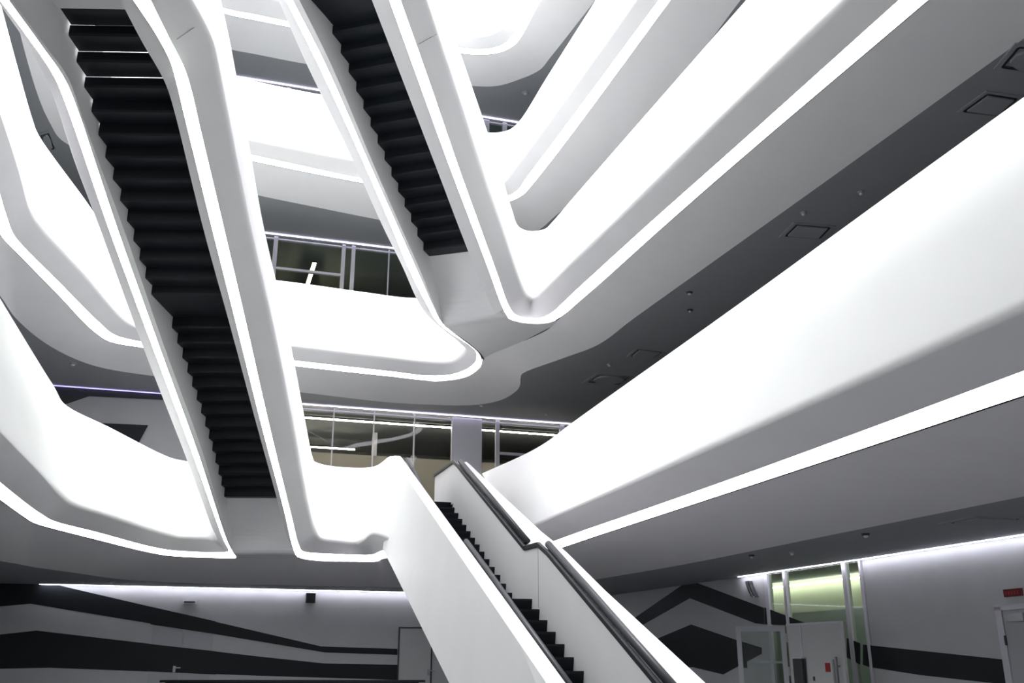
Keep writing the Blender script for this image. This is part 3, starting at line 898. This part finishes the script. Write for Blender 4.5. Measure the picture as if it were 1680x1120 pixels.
# glazed partition
gp = thing('window_2', 'green tinted glass partition between the chevron wall and the white wall', 'partition', (CW[2].x, CW[2].y, 0))
gp['kind'] = 'structure'
def gseg(px): return seg_pt(px, 930, CW[2], CW[3])
gx = [1257, 1286, 1385, 1412]
cut = [1254] + gx + [1414]
for a, b in zip([1260, 1290, 1389], [1283, 1381, 1410]):
    A, B = gseg(a), gseg(b)
    seg_slab('pane', A, B, 0, 3.18, 'green_glass', 0.012, 0.0, gp)
for px, w in ((1256, 0.10), (1286, 0.08), (1385, 0.10), (1412, 0.05)):
    A = gseg(px); u = (CW[3] - CW[2]).normalized() * w / 2
    seg_slab('mullion', A - u, A + u, 0, 3.2, 'alu', 0.10, -0.03, gp)
seg_paint([(1255, 996), (1320, 1021), (1320, 1026), (1255, 1024)], CW[2], CW[3], gp, off=-0.012, name='film_stripe')
seg_paint([(1390, 1046), (1412, 1055), (1412, 1090), (1390, 1078)], CW[2], CW[3], gp, off=-0.012, name='film_stripe')
# lit lobby behind the partition
n23 = seg_n(CW[2], CW[3])
lobA, lobB = CW[2] + n23 * 1.9 + (CW[2] - CW[3]).normalized() * 3.5, CW[3] + n23 * 1.9 + (CW[3] - CW[2]).normalized() * 2.5
struct(seg_slab('wall_right', lobA, lobB, 0, 3.2, 'olive', 0.1))
o = seg_slab('lobby_light', lobA - n23 * 0.16, lobB - n23 * 0.16, 3.1, 3.13, 'lobby', 0.05)
tag(o, 'warm light line over the pale green lobby wall behind the glass', 'light')
o = seg_slab('parapet_reflection', lobA - n23 * 0.9, lobB - n23 * 0.9, 0, 2.45, 'white', 0.06)  # added panel imitating the parapet mirrored in the glass
tag(o, 'white panel added behind the green glass to imitate the parapet reflection', 'reflection')
# wall washers
for a, b, lab in ((seg_pt(1218, 946, CW[0], CW[2]), CW[3], 'light line over the green glass partition'), (CW[3], CW[5], 'white wall washing light above the right hall wall')):
    n = seg_n(a, b)
    o = seg_slab('wall_washer', a - n * 0.12, b - n * 0.12, 3.188, 3.196, 'cove', 0.025)
    tag(o, lab, 'light')
# right door, sign and lamp
dr = thing('door_3', 'pale grey door with closer at the right edge of the hall', 'door', seg_pt(1660, 1060, CW[3], CW[4]))
dr['kind'] = 'structure'
A, B = seg_pt(1646, 1002, CW[3], CW[4]), seg_pt(1760, 1002, CW[3], CW[4])
zt = A.z
seg_slab('leaf', A, B, 0.01, zt, 'door', 0.05, -0.02, dr)
u = (B - A).normalized(); u.z = 0
seg_slab('jamb', A - u * 0.13, A - u * 0.01, 0, zt + 0.06, 'alu', 0.05, -0.035, dr)
seg_slab('head', A - u * 0.13, B, zt + 0.01, zt + 0.09, 'alu', 0.05, -0.035, dr)
seg_slab('door_closer', A + u * 0.12, A + u * 0.42, zt - 0.16, zt - 0.05, 'steel', 0.06, -0.09, dr)
for z in (0.3, 1.65): seg_slab('hinge', A - u * 0.02, A + u * 0.01, z, z + 0.14, 'dark', 0.02, -0.05, dr)
A, B = seg_pt(1649, 967, CW[3], CW[4]), seg_pt(1678, 966, CW[3], CW[4])
sg = thing('exit_sign', 'small dull red sign on the wall above the right door', 'sign', A)
seg_slab('sign_box', A, B, A.z - 0.11, A.z, 'dull_red', 0.04, -0.045, sg)
ln = (B - A); ln.z = 0
for k in range(5):
    p = A + ln * (0.10 + 0.165 * k); p2 = p + ln * 0.10
    seg_slab('letter', p, p2, A.z - 0.085, A.z - 0.03, 'red', 0.004, -0.05, sg)
# curved wall lamp by the glazing
c = seg_pt(1230, 952, CW[0], CW[2])
n = seg_n(CW[0], CW[2]); uu = (CW[2] - CW[0]).normalized()
lamp = thing('wall_lamp', 'dark curved wall lamp left of the green glass', 'lamp', c)
prf = [(0.00, -0.02), (0.02, -0.10), (0.08, -0.22), (0.16, -0.34), (0.22, -0.36)]
outer_c = [c + uu * x + Vector((0, 0, z)) for x, z in prf]
loft('shell', [[p - n * 0.02 for p in outer_c], [p - n * 0.12 for p in outer_c], [p - n * 0.12 + uu * 0.12 for p in outer_c], [p - n * 0.02 + uu * 0.12 for p in outer_c]], 'dark', lamp, smooth=False, closed=True)
loft('diffuser', [[p - n * 0.121 + uu * 0.03 for p in outer_c], [p - n * 0.135 + uu * 0.05 for p in outer_c], [p - n * 0.135 + uu * 0.07 for p in outer_c], [p - n * 0.121 + uu * 0.09 for p in outer_c]], 'steel', lamp, smooth=False, closed=True)
# open glazed door leaf
A, B = at(1207, 1027, 2.1), at(1287, 1026, 2.1)
gd = thing('glass_door', 'white framed glass door standing open before the chevron wall', 'door', (A.x, A.y, 0))
u = (B - A); u.z = 0; w = u.length; u.normalize()
nd = Vector((u.y, -u.x, 0))
def leaf_box(name, x0, x1, z0, z1, material, t0, t1, parent, A=A, u=u, nd=nd):
    return prism(name, [A + u * x0 + Vector((0, 0, z0 - A.z)) + nd * t0, A + u * x1 + Vector((0, 0, z0 - A.z)) + nd * t0, A + u * x1 + Vector((0, 0, z1 - A.z)) + nd * t0, A + u * x0 + Vector((0, 0, z1 - A.z)) + nd * t0], nd * (t1 - t0), material, parent)
leaf_box('stile', 0, 0.09, 0.01, 2.1, 'door', -0.025, 0.025, gd)
leaf_box('stile', w - 0.09, w, 0.01, 2.1, 'door', -0.025, 0.025, gd)
leaf_box('top_rail', 0.09, w - 0.09, 2.0, 2.1, 'door', -0.025, 0.025, gd)
leaf_box('bottom_rail', 0.09, w - 0.09, 0.01, 0.25, 'door', -0.025, 0.025, gd)
leaf_box('pane', 0.09, w - 0.09, 0.25, 2.0, 'glass', -0.006, 0.006, gd)
leaf_box('lock_case', 0.07, 0.16, 1.34, 1.5, 'dark', -0.06, -0.025, gd)
leaf_box('push_bar', 0.12, w - 0.1, 1.42, 1.46, 'steel', -0.10, -0.06, gd)
for z in (0.5, 1.2, 1.8): leaf_box('hinge', w, w + 0.03, z, z + 0.16, 'steel', -0.02, 0.02, gd)
# milky door leaf with pull bar
A2, B2 = at(1291, 1023, 2.12), at(1381, 1018, 2.12)
gd2 = thing('panel_door', 'milky white door leaf with vertical pull bar beside the glass door', 'door', (A2.x, A2.y, 0))
u2 = (B2 - A2); u2.z = 0; w2 = u2.length; u2.normalize(); nd2 = Vector((u2.y, -u2.x, 0))
if nd2.y > 0: nd2 = -nd2
kw = dict(A=A2, u=u2, nd=nd2)
leaf_box('panel', 0, w2 - 0.07, 0.01, 2.08, 'white', -0.02, 0.0, gd2, **kw)
leaf_box('stile', w2 - 0.07, w2, 0.01, 2.12, 'white', -0.03, 0.03, gd2, **kw)
leaf_box('top_rail', 0, w2 - 0.07, 2.08, 2.12, 'alu', -0.03, 0.03, gd2, **kw)
leaf_box('rib', w2 * 0.24, w2 * 0.24 + 0.025, 0.3, 2.08, 'alu', 0.0, 0.012, gd2, **kw)
leaf_box('pull_bar', w2 - 0.17, w2 - 0.135, 0.6, 1.52, 'steel', 0.06, 0.10, gd2, **kw)
for z in (0.8, 1.35): leaf_box('bar_bracket', w2 - 0.165, w2 - 0.14, z, z + 0.03, 'steel', 0.0, 0.06, gd2, **kw)
fc = thing('fire_cabinet', 'white hydrant cabinet with a red sticker in front of the milky door leaf', 'cabinet', A2 + u2 * 0.55 - Vector((0, 0, 0.9)))
leaf_box('body', w2 * 0.33, w2 * 0.80, 0.7, 1.48, 'white', 0.004, 0.04, fc, **kw)
leaf_box('cabinet_door', w2 * 0.34, w2 * 0.79, 0.72, 1.465, 'white', 0.04, 0.05, fc, **kw)
leaf_box('sticker', w2 * 0.67, w2 * 0.76, 1.27, 1.42, 'red', 0.05, 0.053, fc, **kw)
leaf_box('lock', w2 * 0.44, w2 * 0.47, 1.12, 1.19, 'dark', 0.05, 0.06, fc, **kw)
kc = thing('grey_side_post', 'grey padded post in front of the milky door leaf', 'post', A2 + u2 * 0.2 - Vector((0, 0, 2.1)))
leaf_box('post_body', w2 * 0.14, w2 * 0.31, 0.0, 1.5, 'dark', 0.05, 0.12, kc, **kw)
leaf_box('post_cap', w2 * 0.13, w2 * 0.32, 1.5, 1.52, 'alu', 0.045, 0.125, kc, **kw)

# ------------------------------------------------------------------ ceiling fittings
def access_panel(pts, z, label, rounded=False):
    c = [at(*p, z) for p in pts]
    ctr = sum(c, Vector()) / 4
    t = thing('ceiling_vent', label, 'vent', ctr, 'vents in the grey ceilings')
    ins = [p.lerp(ctr, 0.22) for p in c]
    for i in range(4):
        a, b = c[i], c[(i + 1) % 4]; a2, b2 = ins[i], ins[(i + 1) % 4]
        prism('frame', [a, b, b2, a2], (0, 0, -0.015), 'grey', t)
    for i in range(4):
        a, b = ins[i], ins[(i + 1) % 4]
        bar('shadow_gap', a + Vector((0, 0, -0.008)), b + Vector((0, 0, -0.008)), 0.035, 0.014, 'dark', t)
    if rounded:
        pts2 = []
        for i in range(4):
            p, q, r = ins[i - 1], ins[i], ins[(i + 1) % 4]
            for k in range(5):
                w_ = k / 4
                pts2.append(q.lerp(p, 0.35).lerp(q, w_).lerp(q.lerp(r, 0.35), w_).lerp(ctr, 0.1))
        prism('diffuser', pts2, (0, 0, -0.04), 'grey', t)
    else:
        prism('diffuser', [p.lerp(ctr, 0.12) for p in ins], (0, 0, -0.03), 'grey', t)
    return t
access_panel([(1302, 364), (1372, 370), (1350, 393), (1278, 388)], F2 + SOF, 'square ceiling vent nearest the middle of the dark ceiling on the right')
access_panel([(1618, 148), (1680, 158), (1640, 193), (1568, 184)], F2 + SOF, 'square ceiling vent in the dark ceiling towards the upper right corner')
access_panel([(1045, 570), (1093, 576), (1075, 588), (1028, 584)], F2 + SOF, 'small square ceiling vent close above the long right parapet')
access_panel([(980, 611), (1042, 616), (1020, 632), (955, 627)], F2 + SOF, 'wide ceiling vent with rounded corners nearest the office glazing', True)
access_panel([(1665, 70), (1760, 80), (1720, 125), (1630, 112)], F2 + SOF, 'round cornered ceiling vent cut by the right edge', True)
access_panel([(1598, 845), (1690, 848), (1650, 860), (1540, 857)], F1 + SOF, 'square ceiling vent in the hall ceiling on the right')
access_panel([(64, 218), (80, 214), (92, 246), (76, 250)], F3 + SOF, 'ceiling vent high on the left beside the long stair', True)
for (px, py, z, r, lab) in ((1412, 314, F2 + SOF, .05, 'tiny ceiling detector beside the upper square vent'), (1318, 348, F2 + SOF, .05, 'tiny ceiling detector just above the middle square vent'), (1131, 479, F2 + SOF, .06, 'small detector on the dark ceiling above the lower vents'),
        (1132, 508, F2 + SOF, .06, 'small twin detector below the upper one on the dark ceiling'), (1000, 597, F2 + SOF, .06, 'small detector between the two lower ceiling vents'), (896, 678, F2 + SOF, .06, 'small detector near the office glazing on the right'),
        (790, 664, F2 + SOF, .08, 'round camera dome hanging above the entrance stair'), (120, 596, F2 + SOF, .08, 'small reddish detector on the ceiling at far left'), (862, 152, F4 + SOF, .10, 'detector on the ceiling under the topmost gallery'),
        (1233, 910, F1 + SOF, .05, 'dark spot in the hall ceiling near the curved lamp'), (1299, 905, F1 + SOF, .05, 'pale detector in the hall ceiling above the glass'), (1420, 875, F1 + SOF, .06, 'dark round downlight in the hall ceiling at right'),
        (183, 953, F1 + SOF, .07, 'round detector at the top of the painted back wall')):
    p = at(px, py, z)
    t = thing('ceiling_detector', lab, 'detector', p, 'small ceiling detectors')
    disc('mount', p, r, 0.03, 'grey' if 'dark' not in lab else 'dark', t)
    disc('lens', p - Vector((0, 0, 0.03)), r * 0.55, 0.03, 'alu', t, taper=0.6)
